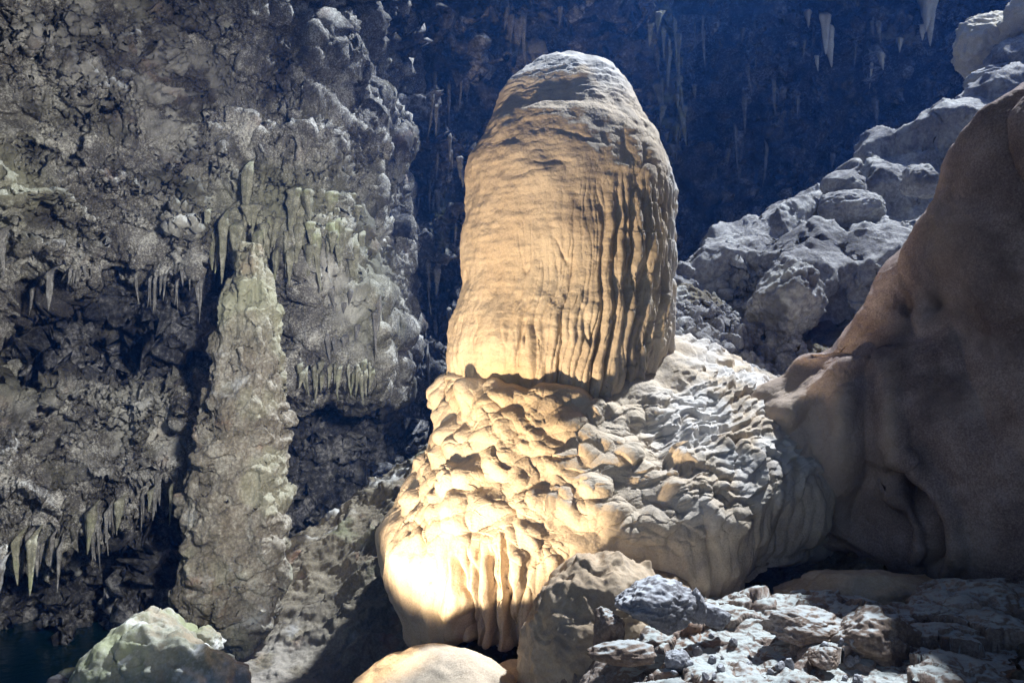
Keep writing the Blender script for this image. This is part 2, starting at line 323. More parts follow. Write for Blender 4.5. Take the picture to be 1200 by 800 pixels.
f1, f2, v, h = worley((P0 + wp) * np.array([3.1, 3.1, 3.7])); d1 = .155 * ((1 - ss(0, 1, f1)) * (.5 + .8 * h) - .35)
d2, e2 = domes(P0, np.array([6.2, 6.2, 7.4]), .075)
pz = ss(.15, .4, perlin(P * 2.1 + 30)) ; d3, e3 = domes(P0, np.array([10, 10, 12.]), .03); P = P + Nb * (lm * (d1 + d2 * 1.15 * (.5 + .5 * pz) + pz * d3))[..., None]
# overlapping scales of the right apron
sm_ = ss(.6, 1.4, S) * ss(4.9, 3.7, S + .4 * perlin(P * 1.1 + 3)) * ss(-80, -45, angd) * ss(95, 60, angd)
def terrace(P, f_, amp, sc, seed):
    rr = np.hypot(P[..., 0] - CX, P[..., 1] - CY) - .75 * (P[..., 2] - 3)
    q_ = rr * f_ + 1.5 * fbm(P * .9 + seed, 2) + .75 * np.abs(perlin(P * sc + seed)) + .35 * np.abs(perlin(P * sc * 2.3 + seed + 7))
    fr_ = q_ - np.floor(q_); on = .45 + .75 * ss(-.4, .3, perlin(P * 1.3 + seed * 2))
    return amp * on * (fr_ ** .8 * (1 - ss(.80, 1, fr_)) - .4)
P = P + Nb * (sm_ * (terrace(P0, 3.1, .09, 2.4, 3) + terrace(P0, 6.5, .035, 4.5, 11)))[..., None]
f1, f2, v, h = worley(P0 * np.array([6, 6, 7])); P = P + Nb * (sm_ * .03 * (1 - f1 ** 2))[..., None]
P = dbase(P, ends * (.014 * fbm(P * 4, 2) + .0025 * fbm(P * 40, 2)) + ends * dm * .02 * fbm(P * np.array([7, 7, 2.]), 2))
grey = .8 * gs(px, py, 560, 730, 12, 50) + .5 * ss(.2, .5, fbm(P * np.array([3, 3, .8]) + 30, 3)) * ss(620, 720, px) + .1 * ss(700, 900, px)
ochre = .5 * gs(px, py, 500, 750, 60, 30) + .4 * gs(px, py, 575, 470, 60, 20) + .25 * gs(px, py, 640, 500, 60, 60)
sun_tint = .8 * sm_ * ss(-.5, .3, fbm(P * 2.2 + 5, 3)) * ss(640, 740, px)  # sunlit white of the apron put into the colour
base = grid_obj('flowstone_base', P - off, M['calcite'], True, {'sun_tint': sun_tint, 'grey': np.clip(grey, 0, 1), 'ochre': np.clip(ochre, 0, 1)}, parent=root)

# ------------------------------------------------------------------ panels: rock faces laid out from measured points
def panel(kpx, kpy, Yt, nu, nv, pxf=None):
    """Yt rows by kpy, columns by kpx; real positions at those distances"""
    T = [[list(at(kpx[j], kpy[i], Yt[i][j])) for j in range(len(kpx))] for i in range(len(kpy))]
    return loft(np.arange(len(kpx)), np.arange(len(kpy)), T, nu, nv)
def toward(P):                                     # unit vectors to the camera side for sign tests
    d = np.array([0, 0, CZ]) - P; return d / np.linalg.norm(d, axis=-1, keepdims=True)
def pdisp(P, d, s): return P + normals(P) * (s * d)[..., None]
def psign(P):
    n = normals(P); return 1 if np.mean((n * toward(P)).sum(-1)) > 0 else -1

# left wall -------------------------------------------------------
rows = [ # (py per column offset rows) handled as explicit tables
]
kpx = [-700, -350, -120, 0, 90, 170, 235, 300, 350, 400, 442, 480, 520]
def prow(pys, Ys): return list(zip(pys, Ys))
W = [
 ([-420]*13, [5.0, 6.5, 8.0, 9.0, 9.8, 10.4, 11.0, 11.6, 12.2, 13.3, 14.9, 17.2, 21]),
 ([-150]*13, [5.6, 7.2, 8.8, 9.8, 10.5, 11.1, 11.6, 12.1, 12.6, 13.6, 15.1, 17.2, 21]),
 ([0]*13,    [5.8, 7.4, 9.0, 10., 10.7, 11.3, 11.8, 12.3, 12.8, 13.7, 15.2, 17.3, 21]),
 ([100]*13,  [6.0, 7.6, 9.2, 10.2, 10.9, 11.5, 12.0, 12.4, 12.8, 13.7, 15.3, 17.4, 21]),
 ([190]*13,  [6.0, 7.6, 9.1, 10.0, 10.8, 11.4, 11.8, 11.9, 12.2, 13.1, 14.9, 17.4, 21]),
 ([260]*13,  [6.1, 7.7, 9.3, 10.1, 10.9, 11.4, 11.7, 12.0, 12.2, 13.0, 14.9, 17.4, 21]),
 ([330]*13,  [6.4, 8.0, 9.6, 10.6, 11.4, 12.0, 12.4, 12.7, 12.8, 13.4, 14.9, 17.4, 21]),
 ([400]*13,  [6.6, 8.2, 9.9, 10.9, 11.9, 12.4, 12.6, 12.8, 12.8, 13.2, 14.7, 17.4, 21]),
 ([460, 460, 460, 460, 460, 460, 455, 445, 436, 432, 436, 440, 450], [6.2, 7.8, 9.4, 10.3, 11.2, 11.7, 12.0, 12.4, 12.6, 13.1, 14.6, 17.4, 21]),
 ([540, 540, 540, 540, 535, 520, 500, 470, 446, 440, 446, 450, 460], [6.0, 7.6, 9.1, 10.0, 10.8, 11.3, 11.8, 12.6, 13.4, 14.1, 15.7, 18.1, 21]),
 ([610, 610, 610, 610, 590, 560, 525, 480, 446, 440, 446, 450, 460], [6.0, 7.5, 9.0, 9.8, 10.7, 11.3, 12.0, 13.4, 15.0, 16.0, 17.0, 19.1, 21]),
 ([668, 668, 668, 668, 645, 602, 555, 490, 446, 440, 446, 450, 460], [6.0, 7.5, 9.0, 9.8, 10.7, 11.5, 12.6, 14.5, 16.5, 17.5, 18.5, 20.1, 21]),
 ([660, 660, 660, 660, 630, 590, 545, 485, 440, 436, 440, 445, 455], [8.0, 9.5, 11.5, 12.5, 13.0, 13.8, 14.6, 16.5, 18, 18.5, 18.5, 18.5, 19.5]),
]
T = [[list(at(kpx[j], W[i][0][j], W[i][1][j])) for j in range(13)] for i in range(len(W))]
uu = [0, .5, 1.1, 1.8, 2.5, 3.2, 3.8, 4.5, 5.2, 6.0, 6.9, 7.9, 8.7]; vv = [0, .9, 1.7, 2.5, 3.2, 3.8, 4.4, 5, 5.5, 6.2, 6.8, 7.3, 7.8]
P = loft(uu, vv, T, 1050, 860); s = psign(P)
px, py = proj(P); lo = np.repeat(np.linspace(0, vv[-1], 860)[:, None], 1050, 1)
P = pdisp(P, .55 * fbm(P * .42 + 5, 3) + .15 * perlin(P * 1.1), s)
px, py = proj(P)
# hollows and swells seen on the wall
for (cx, cy, sx, sy, an, a) in ((45, 165, 60, 45, .2, -.5), (10, 215, 40, 35, .5, .3), (90, 345, 120, 26, 0, -.35), (110, 420, 150, 38, .05, -.75), (190, 360, 60, 30, 0, -.3), (120, 475, 110, 16, .1, .4), (60, 395, 50, 30, 0, -.2), (20, 280, 30, 40, 0, .25),
      (385, 345, 50, 90, -.5, .25), (340, 60, 40, 90, .3, -.25), (300, 140, 60, 60, 0, -.2), (210, 290, 25, 40, 0, .35), (430, 400, 30, 60, -.2, .3), (270, 200, 60, 15, -.9, -.25), (130, 570, 120, 20, 0, .15)):
    P = pdisp(P, a * gs(px, py, cx, cy, sx, sy, an), s)
w3 = .25 * np.stack([fbm(P * 1.1 + 4, 2), fbm(P * 1.1 + 8, 2), fbm(P * 1.1 + 16, 2)], -1)
rg = ridged((P + w3) * np.array([1.1, 1.1, 1.6]), 5, .55)
P = pdisp(P, .34 * (rg - .9), s)
f1, f2, v, h = worley((P + w3 * .6) * np.array([3.2, 3.2, 4.2]))
act = ss(-.35, .35, fbm(P * .8 + 90, 3)); P = pdisp(P, (.04 + .11 * act) * (1 - .75 * ss(290, 360, px)) * (h * .8 - .4 - .5 * f1 + .25 * v[..., 2]), s)             # broken blocks
P = pdisp(P, ss(200, 330, px) * .34 * (1 - 2 * np.abs(perlin(P * np.array([.9, .9, .22]) + 31))), s)
P = pdisp(P, ss(280, 360, px) * .13 * (np.sqrt(np.abs(perlin(P * np.array([2.6, 2.6, .5]) + 12)) + .01) - .4), s)
sm = (ss(250, 320, px) * .9 + .1)[1:-1, 1:-1, None]
for _ in range(7):
    Q_ = (P[:-2, 1:-1] + P[2:, 1:-1] + P[1:-1, :-2] + P[1:-1, 2:]) / 4; P[1:-1, 1:-1] += sm * (Q_ - P[1:-1, 1:-1])
vs = ss(280, 350, px) * .6; P = pdisp(P, vs * .10 * (np.sqrt(np.abs(perlin(P * np.array([4.2, 4.2, .55]) + .4 * fbm(P, 2)[..., None] + 55)) + .01) - .4), s)
vs = ss(.05, .4, perlin(P * np.array([.7, .7, .5]) + 77))                      # patches of vertical dripstone
P = pdisp(P, vs * .20 * (np.sqrt(np.abs(perlin(P * np.array([5.5, 5.5, .6]))) + .01) - .4), s)
f1, f2, v, h = worley((P + w3 * .3) * 9)
P = pdisp(P, (.025 + .035 * act) * (ss(0, .35, f2 - f1) * (h * 1.2 - .3)), s)
P = pdisp(P, (.02 + .06 * act) * (ridged(P * np.array([5, 5, 3.2]), 4, .6) - .7) + .02 * fbm(P * 14, 3), s)
px, py = proj(P)
fr = ss(6.0, 7.0, lo)                                                           # ragged lower lip
P[..., 2] -= fr * ss(7.8, 7.3, lo) * .35 * np.clip(fbm(P * np.array([3.2, 3.2, 0.01]), 3), -.3, 1)
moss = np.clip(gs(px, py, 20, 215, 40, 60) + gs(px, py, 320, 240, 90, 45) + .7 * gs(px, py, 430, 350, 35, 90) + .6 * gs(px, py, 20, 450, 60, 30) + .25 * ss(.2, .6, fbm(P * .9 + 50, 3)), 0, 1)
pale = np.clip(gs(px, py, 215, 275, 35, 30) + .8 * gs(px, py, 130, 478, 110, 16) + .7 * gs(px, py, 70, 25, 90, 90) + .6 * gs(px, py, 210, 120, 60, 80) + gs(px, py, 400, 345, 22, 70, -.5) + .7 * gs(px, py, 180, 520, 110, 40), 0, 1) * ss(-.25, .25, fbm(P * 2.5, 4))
shade_tint = np.clip(gs(px, py, 60, 170, 60, 32) + gs(px, py, 85, 418, 110, 36) + .8 * gs(px, py, 80, 345, 120, 20) + .9 * gs(px, py, 55, 255, 50, 25) + .7 * gs(px, py, 95, 40, 30, 30), 0, 1) * ss(-.4, .2, fbm(P * 1.5 + 9, 3))  # shade of the wall hollows painted into the colour
leftwall = grid_obj('cave_wall_left', P, M['wall'], False, {'moss': moss, 'pale': pale, 'shade_tint': shade_tint}, kind='structure')
WL = P.reshape(-1, 3); WLx, WLy = proj(WL)
def on_wall(x, y, W=None):
    A, B, C = W or (WL, WLx, WLy)
    m = (np.abs(B - x) < 5) & (np.abs(C - y) < 5); q = A[m]
    return q[np.argmin(q[:, 1])] if len(q) else A[np.argmin((B - x) ** 2 + (C - y) ** 2)]

# far wall ---------------------------------------------------------
kpx = [-900, -400, 0, 200, 340, 450, 540, 700, 850, 1000, 1120, 1250, 1500, 1900]
kpy = [-140, -70, 0, 150, 300, 430, 560, 680, 800, 950]
Yt = []
for i, y in enumerate(kpy):
    b = [8.5, 10.5, 12.2, 12.7, 14.2, 16.0, 18.2, 22., 25., 27., 28, 27, 24, 20]
    lean = {-140: -.4, -70: -.2, 0: 0, 150: .6, 300: 1.0, 430: .8, 560: .3, 680: 0, 800: -.3, 950: -.6}[y]
    Yt.append([v_ + lean * (.4 if v_ < 15 else 1) for v_ in b])
P = panel(kpx, kpy, Yt, 1000, 620); s = psign(P)
P = pdisp(P, 1.1 * fbm(P * .22 + 3, 3), s)
rg = ridged(P * np.array([.55, .55, .32]) + .3 * fbm(P * .6, 2)[..., None], 6, .58); P = pdisp(P, .85 * (rg - .9), s)
f1, f2, v, h = worley(P * np.array([1.5, 1.5, 1.2]) + .4 * fbm(P * .9, 2)[..., None]); P = pdisp(P, .45 * (h - .5 - .5 * f1), s)
P = pdisp(P, .22 * (np.sqrt(np.abs(perlin(P * np.array([2.2, 2.2, .4]))) + .01) - .4) + .12 * (ridged(P * 2.4, 3, .6) - .7) + .04 * fbm(P * 8, 3), s)
px, py = proj(P)
pale = np.clip(gs(px, py, 1050, 45, 40, 12, -.3) + gs(px, py, 790, 130, 10, 100) * .6 + .5 * gs(px, py, 620, 60, 40, 40), 0, 1) * ss(-.2, .3, fbm(P * 1.6, 4))
moss = np.clip(gs(px, py, 778, 90, 14, 90) + .5 * gs(px, py, 520, 250, 14, 50), 0, 1) * ss(-.2, .3, fbm(P * 1.3 + 4, 3))
grid_obj('cave_wall_far', P, M['far'], False, {'pale': pale, 'moss': moss}, kind='structure')
FW = P.reshape(-1, 3); FWx, FWy = proj(FW); FAR = (FW, FWx, FWy)

# ------------------------------------------------------------------ ground
ctl = [(-3.2, 10, .42), (-2.6, 9.2, .3), (-3.0, 8, .1), (-2.7, 10.2, .45), (-3.41, 11, .5), (-3.25, 12.5, 1.15), (-2.6, 13, 1.6), (-2.16, 13.5, 2.0), (-1.5, 14, 2.35), (-2.2, 11, .95), (-1.8, 12, 1.75), (-1.43, 10.2, .8), (-2.1, 9.7, .45),
       (-1.2, 8.5, .3), (0, 7.6, .5), (.6, 6.8, 1.0), (1.8, 7.3, 1.5), (2.9, 7.3, 1.6), (3.6, 7.5, 1.7), (2.2, 6.3, 1.5), (0, 5.5, .9), (0, 3, 1.2), (0, 0, 2.3), (3, 3, 2.0), (-3, 3, .6), (-3, 0, 1.5), (3, 0, 2.5), (7, 4, 2.6), (7, 8, 2.4), (5, 10, 2.2), (3, 9, 1.2), (1, 9.5, .8),
       (3.0, 12.3, 3.75), (3.25, 13, 3.95), (4.5, 15, 4.5), (3, 15, 5.0), (2, 14, 4.3), (.5, 13.5, 3.3), (.5, 16, 3.6), (1.5, 18, 5), (6, 18, 5), (8, 13, 4.5), (10, 18, 6), (3, 22, 5), (10, 26, 6), (-.5, 18, 3), (-2, 22, 3), 
       (-4, 15, .2), (-4.6, 10, -.45), (-4.2, 8.5, -.4), (-6, 12, -.7), (-6, 7, -.7), (-10, 10, -.8), (-10, 4, -.8), (-5, 4, -.3), (-12, 16, -.5), (-6, 17, -.2), (-8, -4, 1), (8, -6, 3), (0, -8, 2.5), (13, 8, 5), (-14, 0, -.5), (14, 0, 4)]
ctl = np.array(ctl, float)
def tps_fit(c, lam=.003):
    n = len(c); d = np.linalg.norm(c[:, None, :2] - c[None, :, :2], axis=-1); K_ = np.where(d > 0, d ** 2 * np.log(d + 1e-9), 0) + lam * np.eye(n)
    Pm = np.c_[np.ones(n), c[:, :2]]; A_ = np.block([[K_, Pm], [Pm.T, np.zeros((3, 3))]]); return np.linalg.solve(A_, np.r_[c[:, 2], 0, 0, 0])
wts = tps_fit(ctl)
def gz(x, y):
    z = wts[-3] + wts[-2] * x + wts[-1] * y
    for (cx, cy, _), w_ in zip(ctl, wts): d2 = (x - cx) ** 2 + (y - cy) ** 2; z = z + w_ * .5 * d2 * np.log(d2 + 1e-12)
    return z
xs = np.concatenate([np.linspace(-16, -5.5, 110, endpoint=False), np.linspace(-5.5, 5, 640, endpoint=False), np.linspace(5, 16, 120)])
ys = np.concatenate([np.linspace(-12, 5.5, 130, endpoint=False), np.linspace(5.5, 16.5, 640, endpoint=False), np.linspace(16.5, 30, 120)])
X, Yg = np.meshgrid(xs, ys); P = np.stack([X, Yg, gz(X, Yg)], -1)
nrm = normals(P); s = 1 if nrm[..., 2].mean() > 0 else -1
pathm = gs(X, Yg, -3.0, 9.9, .7, .8)
rough = 1 - .8 * pathm
P = pdisp(P, rough * (.22 - .1 * ss(-.6, -1.4, X)) * fbm(P * .9, 3), s)
leftm = ss(-.6, -1.4, X); ax_ = np.stack([(X * .55 - Yg * .8) * 1.7, (X * .8 + Yg * .55) * .8, P[..., 2] * 1.2], -1)
P = pdisp(P, rough * leftm * .13 * (ridged(ax_, 4, .5) - .8), s)
f1, f2, v, h = worley(P * 1.9 + .4 * fbm(P * 1.5, 2)[..., None]); P = pdisp(P, rough * .22 * (1 - .8 * leftm) * (h * .7 - .3 - .5 * f1 + .2), s)
f1, f2, v, h = worley(P * 5.5); P = pdisp(P, (.3 + .7 * rough) * .07 * (1 - .6 * leftm * ss(13.2, 12, Yg)) * (h - .4 - .5 * f1), s)
P = pdisp(P, .03 * fbm(P * 6, 3) + .015 * fbm(P * 18, 2), s)
pale = ss(.1, .5, fbm(P * 1.3 + 70, 3)) * ss(12, 13.2, Yg)
grid_obj('ground', P, M['slope'], up=True, attrs= {'path': pathm * ss(-.3, .2, fbm(P * 2, 3)), 'pale': pale}, kind='structure')
GV = P.reshape(-1, 3)
def ground_z(x, y):
    d = (GV[:, 0] - x) ** 2 + (GV[:, 1] - y) ** 2; return float(GV[np.argmin(d), 2])
# pool
xs = np.linspace(-16, -1.5, 8); ysw = np.linspace(-6, 20, 8); X, Yw = np.meshgrid(xs, ysw)
grid_obj('water', np.stack([X, Yw, X * 0 + .02], -1), M['water'], up=True, kind='structure')

# ------------------------------------------------------------------ back right ridge
sky = [(700, 380), (760, 350), (795, 320), (840, 302), (895, 278), (930, 244), (955, 227), (997, 208), (1025, 174), (1077, 152), (1137, 123), (1175, 92), (1230, 50), (1330, -30), (1500, -150)]
sk = np.array(sky, float); kk = sk[:, 0]
Ysky = np.interp(kk, [700, 900, 1000, 1200, 1500], [16.5, 17.5, 18.5, 20, 20])
vr = [0, .4, .5, 1.2, 2, 3, 3.6]
T = []
for vi in range(7):
    row = []
    for j, x in enumerate(kk):
        y0 = sk[j, 1]; bot = np.interp(x, [700, 900, 1000, 1200, 1500], [440, 470, 480, 460, 420]); Yb = np.interp(x, [700, 900, 1000, 1200, 1500], [13.2, 12.6, 11.5, 11, 10.5])
        if vi == 0: yy, Yy = y0 + 60, Ysky[j] + 4
        elif vi == 1: yy, Yy = y0 + 6, Ysky[j] + .9
        else:
            t = [0, 0, 0, .3, .6, .9, 1.1][vi]; yy = y0 + (bot - y0) * t; Yy = Ysky[j] + (Yb - Ysky[j]) * t
        row.append(list(at(x, yy, Yy)))
    T.append(row)
P = loft(np.arange(len(kk)), vr, T, 760, 560); s = psign(P)
keep = ss(0, .5, np.repeat(np.linspace(0, 3.6, 560)[:, None], 760, 1))
P = pdisp(P, keep * .35 * fbm(P * .45 + 11, 3), s)
px, py = proj(P)
for (cx, cy, sx, sy, an, a) in ((905, 345, 38, 55, .5, .9), (990, 245, 36, 26, .3, .7), (1010, 330, 70, 40, -.3, .7), (1075, 215, 22, 24, .2, .6), (860, 330, 30, 20, -.4, .5), (815, 350, 30, 18, 0, .35), (950, 400, 50, 30, -.6, -.5), (1050, 190, 30, 50, .9, -.3), (1120, 160, 40, 20, -.5, .4)):
    P = pdisp(P, keep * .7 * a * gs(px, py, cx, cy, sx * 1.3, sy * 1.3, an), s)
w3 = .35 * np.stack([fbm(P * .8 + 4, 2), fbm(P * .8 + 8, 2), fbm(P * .8 + 16, 2)], -1)
f1, f2, v, h = worley((P + w3) * .6); P = pdisp(P, keep * 1.3 * (h * .6 - .1 - .5 * f1 ** 1.5 + .25 * v[..., 2]), s)
for _ in range(10):
    P[1:-1, 1:-1] = (P[:-2, 1:-1] + P[2:, 1:-1] + P[1:-1, :-2] + P[1:-1, 2:]) / 4
f1, f2, v, h = worley((P + w3 * .6) * 2.0); P = pdisp(P, keep * (.015 + .12 * ss(-.1, .4, perlin(P * .6 + 3))) * (h * .7 - .3 - .5 * f1), s)
P = pdisp(P, .10 * (ridged(P * 1.1, 5, .5) - .8) + .02 * fbm(P * 5, 3), s)
grid_obj('rocky_hill', P, M['ridge'], kind='structure')

# ------------------------------------------------------------------ the near rock on the right
RL = [(-260, 1700), (-100, 1500), (0, 1335), (60, 1250), (95, 1200), (154, 1132), (189, 1107), (238, 1095), (273, 1071), (315, 1045), (356, 1026), (388, 990), (412, 938), (440, 918), (484, 868), (519, 864), (560, 878), (605, 905), (640, 940), (665, 1015), (690, 1095), (740, 1190), (800, 1290), (860, 1400)]
ul = [0, .12, .2, .35, .6, 1.0, 1.5, 2.2]
T = []
for (y, xl) in RL:
    def YY(x): return float(np.interp(x, [840, 930, 1000, 1100, 1200, 1400, 1750, 2200], [9.5, 9.2, 9.0, 8.6, 8.1, 7.1, 6.2, 5.6]) - .35 * np.interp(y, [-200, 100, 400, 560, 800], [1.2, .8, 0, .1, 0]) + np.interp(y, [560, 700, 860], [0, .35, .6]))
    xr = max(1750, xl + 400); Ye = YY(xl)
    row = [list(at(xl + 90, y, Ye + 3.4)), list(at(xl + 8, y, Ye + 1.1)), list(at(xl, y, Ye + .55))]
    for u in ul[3:]:
        t = (u - .2) / 2.0; x = xl + (xr - xl) * (t ** 1.3); row.append(list(at(x, y, YY(x) + .5 * math.exp(-(x - xl) / 45))))
    T.append(row)
T.append([[p[0] * 1.02, p[1] + 1.8, p[2] + .5] for p in T[-1]])
kv = np.concatenate([[0], np.cumsum([max(.25, math.hypot(RL[i + 1][0] - RL[i][0], (RL[i + 1][1] - RL[i][1]) * .6) / 60) for i in range(len(RL) - 1)])]); kv = np.append(kv, kv[-1] + .8)
P = loft(ul, kv, T, 620, 900); s = psign(P)
edge = ss(0, .2, np.repeat(np.linspace(0, 2.2, 620)[None], 900, 0))
P = pdisp(P, .16 * edge * fbm(P * .5 + 21, 3), s)
px, py = proj(P)
d, sd, al = curve_dist(px, py, [(1040, 412), (1014, 421), (990, 431), (960, 452), (930, 482), (905, 505)])      # lit shelf edge and the hollow above it
P = pdisp(P, .14 * np.exp(-(d / 12) ** 2) * ss(0, .15, al) * ss(1, .8, al), s)
P = pdisp(P, -.18 * gs(px, py, 1020, 400, 90, 26, -.45) - .25 * gs(px, py, 1088, 356, 13, 15) - .15 * gs(px, py, 1055, 356, 6, 8), s)
P = pdisp(P, -.42 * gs(px, py, 1040, 590, 75, 75, .5) + .30 * gs(px, py, 935, 560, 30, 60, -.2) + .16 * gs(px, py, 985, 510, 17, 80, .1) + .14 * gs(px, py, 1042, 500, 14, 80, -.1), s)
px, py = proj(P)
d, sd, al = curve_dist(px, py, [(1035, 545), (1060, 556), (1085, 580), (1102, 610), (1105, 645), (1092, 672)])
P = pdisp(P, (-.20 * np.exp(-(d / 9) ** 2) + .16 * np.exp(-((d - 18) / 9) ** 2)) * ss(0, .1, al) * ss(1, .9, al), s)
P = pdisp(P, edge * (.20 * (np.sqrt(np.abs(perlin(P * np.array([1.6, 1.6, .3]) + 60)) + .02) - .4) + .03 * fbm(P * 2, 2) + .012 * fbm(P * 6, 3) + .006 * fbm(P * 22, 2)), s)
bm_ = ss(1000, 880, px) * ss(360, 520, py) * ss(640, 600, py)
f1, f2, v, h = worley(P * np.array([2.2, 2.2, 2.8]) + .3 * fbm(P * 1.4, 2)[..., None]); P = pdisp(P, bm_ * .09 * (np.sqrt(np.clip(1 - (f1 / .95) ** 2, 0, 1)) - .6), s)
px, py = proj(P)
shade_tint = np.clip(gs(px, py, 1090, 420, 90, 60) + .8 * gs(px, py, 1060, 600, 30, 40) + gs(px, py, 1088, 356, 18, 18) + .8 * gs(px, py, 1150, 740, 120, 60) + .5 * gs(px, py, 1190, 250, 60, 120), 0, 1) * ss(-.5, .2, fbm(P * 1.2, 3))  # shade of hole, hollows and underside painted in; upper right darkened too
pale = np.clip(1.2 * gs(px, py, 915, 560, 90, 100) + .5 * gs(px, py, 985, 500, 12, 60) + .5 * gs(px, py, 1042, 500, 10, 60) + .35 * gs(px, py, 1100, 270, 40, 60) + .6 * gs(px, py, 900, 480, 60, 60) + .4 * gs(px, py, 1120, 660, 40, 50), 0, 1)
o = grid_obj('overhanging_rock', P, M['rightrock'], False, {'shade_tint': shade_tint, 'pale': pale}, label='massive smooth brown overhanging rock in deep shade, filling the right side with a scooped hollow', cat='rock')
rebase(o, (4.5, 9, 1.6))

# ------------------------------------------------------------------ boulders
_ico = {}
def ico(sub):
    if sub not in _ico:
        import bmesh
        b = bmesh.new(); bmesh.ops.create_icosphere(b, subdivisions=sub, radius=1)
        _ico[sub] = (np.array([v.co[:] for v in b.verts]), np.array([[v.index for v in f.verts] for f in b.faces])); b.free()
    return _ico[sub]
def boulder_np(seed, rad, sub=5, cuts=14, sharp=1., rough=.05, lumps=0., freq=2.2, cone=0., ledge=0.):
    r = np.random.RandomState(seed); D, Fc = ico(sub); n = r.normal(size=(cuts, 3)); n /= np.linalg.norm(n, axis=1, keepdims=True)
    d = .62 + .38 * r.rand(cuts); dt = D @ n.T; rr = np.where(dt > .05, d / np.maximum(dt, .05), 9.)
    k = 14 * sharp; m = -np.log(np.exp(-k * np.minimum(rr, 1.6)).sum(1) + math.exp(-k * 1.05)) / k
    V = D * m[:, None]; q_ = V * freq + seed * 3.1
    h = rough * fbm(q_ * 1.6, 4) * 2 + rough * .8 * (ridged(q_, 3) - .8)
    if lumps: f1, f2, v, hh = worley(q_ * 1.3); h = h + lumps * (np.sqrt(np.clip(1 - (f1 / .95) ** 2, 0, 1)) - .6)
    if ledge: qz = (V * np.array(rad))[:, 2] * 7 + 1.2 * fbm(q_ * .8, 2) + .8 * np.abs(perlin(q_ * 1.6)); fz = qz - np.floor(qz); h = h + ledge * (np.minimum((1 - fz), fz * 5) - .4)
    V = V * (1 + h)[:, None]; tp = np.clip((V[:, 2] + .6) / 1.6, 0, 1); V[:, :2] *= (1 - cone * tp)[:, None]; V = V * np.array(rad); return V, Fc
def boulder(name, px, py, Y, rad, mat, label, seed, cat='boulder', group=None, rot=(0, 0, 0), **kw):
    V, Fc = boulder_np(seed, rad, **kw); c = at(px, py, Y)
    from mathutils import Euler
    Rm = np.array(Euler(rot).to_matrix()); V = V @ Rm.T; b = -V[:, 2].min() * .85
    return link(name, mesh_np(name, V + np.array([0, 0, b]), Fc, M[mat]), None, label, cat, group, None, (c[0], c[1], c[2] - b))
boulder('boulder', 160, 815, 9.0, (1.2, 1.0, 1.05), 'white', 'large pale greenish-white pointed boulder at the edge of the dark pool', 11, rot=(0, .05, .4), sub=7, cuts=9, rough=.04, sharp=.6, cone=.45)
boulder('boulder', 205, 800, 8.7, (.75, .6, .62), 'white', 'low whitish rock at the foot of the pointed pale boulder', 17, sub=6, cuts=9, rough=.06)
boulder('boulder', 238, 752, 9.3, (.24, .22, .17), 'white', 'small rounded greenish rock beside the pale pointed boulder', 23, sub=5, cuts=10, rough=.06)
boulder('boulder', 85, 790, 9.6, (.14, .12, .09), 'white', 'little pale stone breaking the dark water left of the pale boulder', 24, sub=4)
boulder('boulder', 68, 798, 9.3, (.11, .10, .07), 'greystone', 'tiny grey stone low in the dark water at the left', 25, sub=4)
boulder('rock_mound', 505, 838, 7.6, (.85, .7, .56), 'calcite', 'smooth warm lit cream mound under the fluted skirt of the stalagmite', 31, 'rock', sub=6, cuts=5, rough=.015, sharp=.5)
boulder('rock_mound', 590, 822, 7.9, (.42, .45, .42), 'calcite', 'smaller cream hump right of the warm lit mound', 32, 'rock', sub=6, cuts=5, rough=.015, sharp=.5)
boulder('rock_mound', 708, 805, 7.6, (.76, .7, 1.15), 'mound', 'tall lumpy tan rock leaning against the flowstone below the drapery', 34, 'rock', sub=7, cuts=5, rough=.02, lumps=.04, freq=2.3, sharp=.5, ledge=.04)
boulder('rock_mound', 738, 745, 8.0, (.68, .6, .80), 'mound', 'rounded tan rock mound arching in front of the flowstone drapery', 36, 'rock', sub=7, cuts=6, rough=.02, lumps=.04, freq=2.5, sharp=.5, ledge=.04)
boulder('boulder', 768, 708, 6.7, (.34, .28, .19), 'greystone', 'blue-grey angular boulder with a bright top in front of the tan mound', 41, rot=(.1, .05, .2), sub=6, cuts=12, rough=.05)
boulder('boulder', 712, 738, 6.6, (.13, .13, .2), 'ledge', 'narrow brown stone left of the blue-grey boulder', 43, sub=5)
boulder('boulder', 735, 765, 6.3, (.28, .2, .10), 'ledge', 'flat brown rock under the blue-grey boulder', 44, sub=5)
boulder('boulder', 815, 712, 6.75, (.09, .1, .16), 'greystone', 'small dark stone right of the blue-grey boulder', 45, sub=5)
boulder('boulder', 835, 722, 6.8, (.17, .14, .09), 'greystone', 'dark grey tilted stone on the rubble right of the blue-grey boulder', 46, rot=(0, .3, 0), sub=5)
boulder('boulder', 935, 733, 6.6, (.33, .28, .14), 'ledge', 'flat-topped brown rock with pale top in the middle of the rubble', 47, sub=6, cuts=12)
boulder('boulder', 1022, 752, 6.4, (.38, .32, .24), 'ledge', 'large dark brown rock at the right end of the rubble', 48, sub=6, cuts=10)
boulder('boulder', 968, 770, 6.1, (.12, .12, .07), 'ledge', 'small rounded brown rock below the flat-topped rock', 49, sub=5)
boulder('boulder', 875, 795, 6.0, (.2, .2, .1), 'ledge', 'rusty brown rock at the bottom edge of the rubble', 50, sub=5)
boulder('boulder', 793, 775, 6.2, (.10, .1, .09), 'greystone', 'small black pointed stone on the pale rubble', 51, sub=5, cuts=8)
boulder('boulder', 1020, 705, 8.2, (.95, .6, .34), 'mound', 'low reddish brown rock under the overhang at the right', 52, sub=6, lumps=.06, rough=.04)
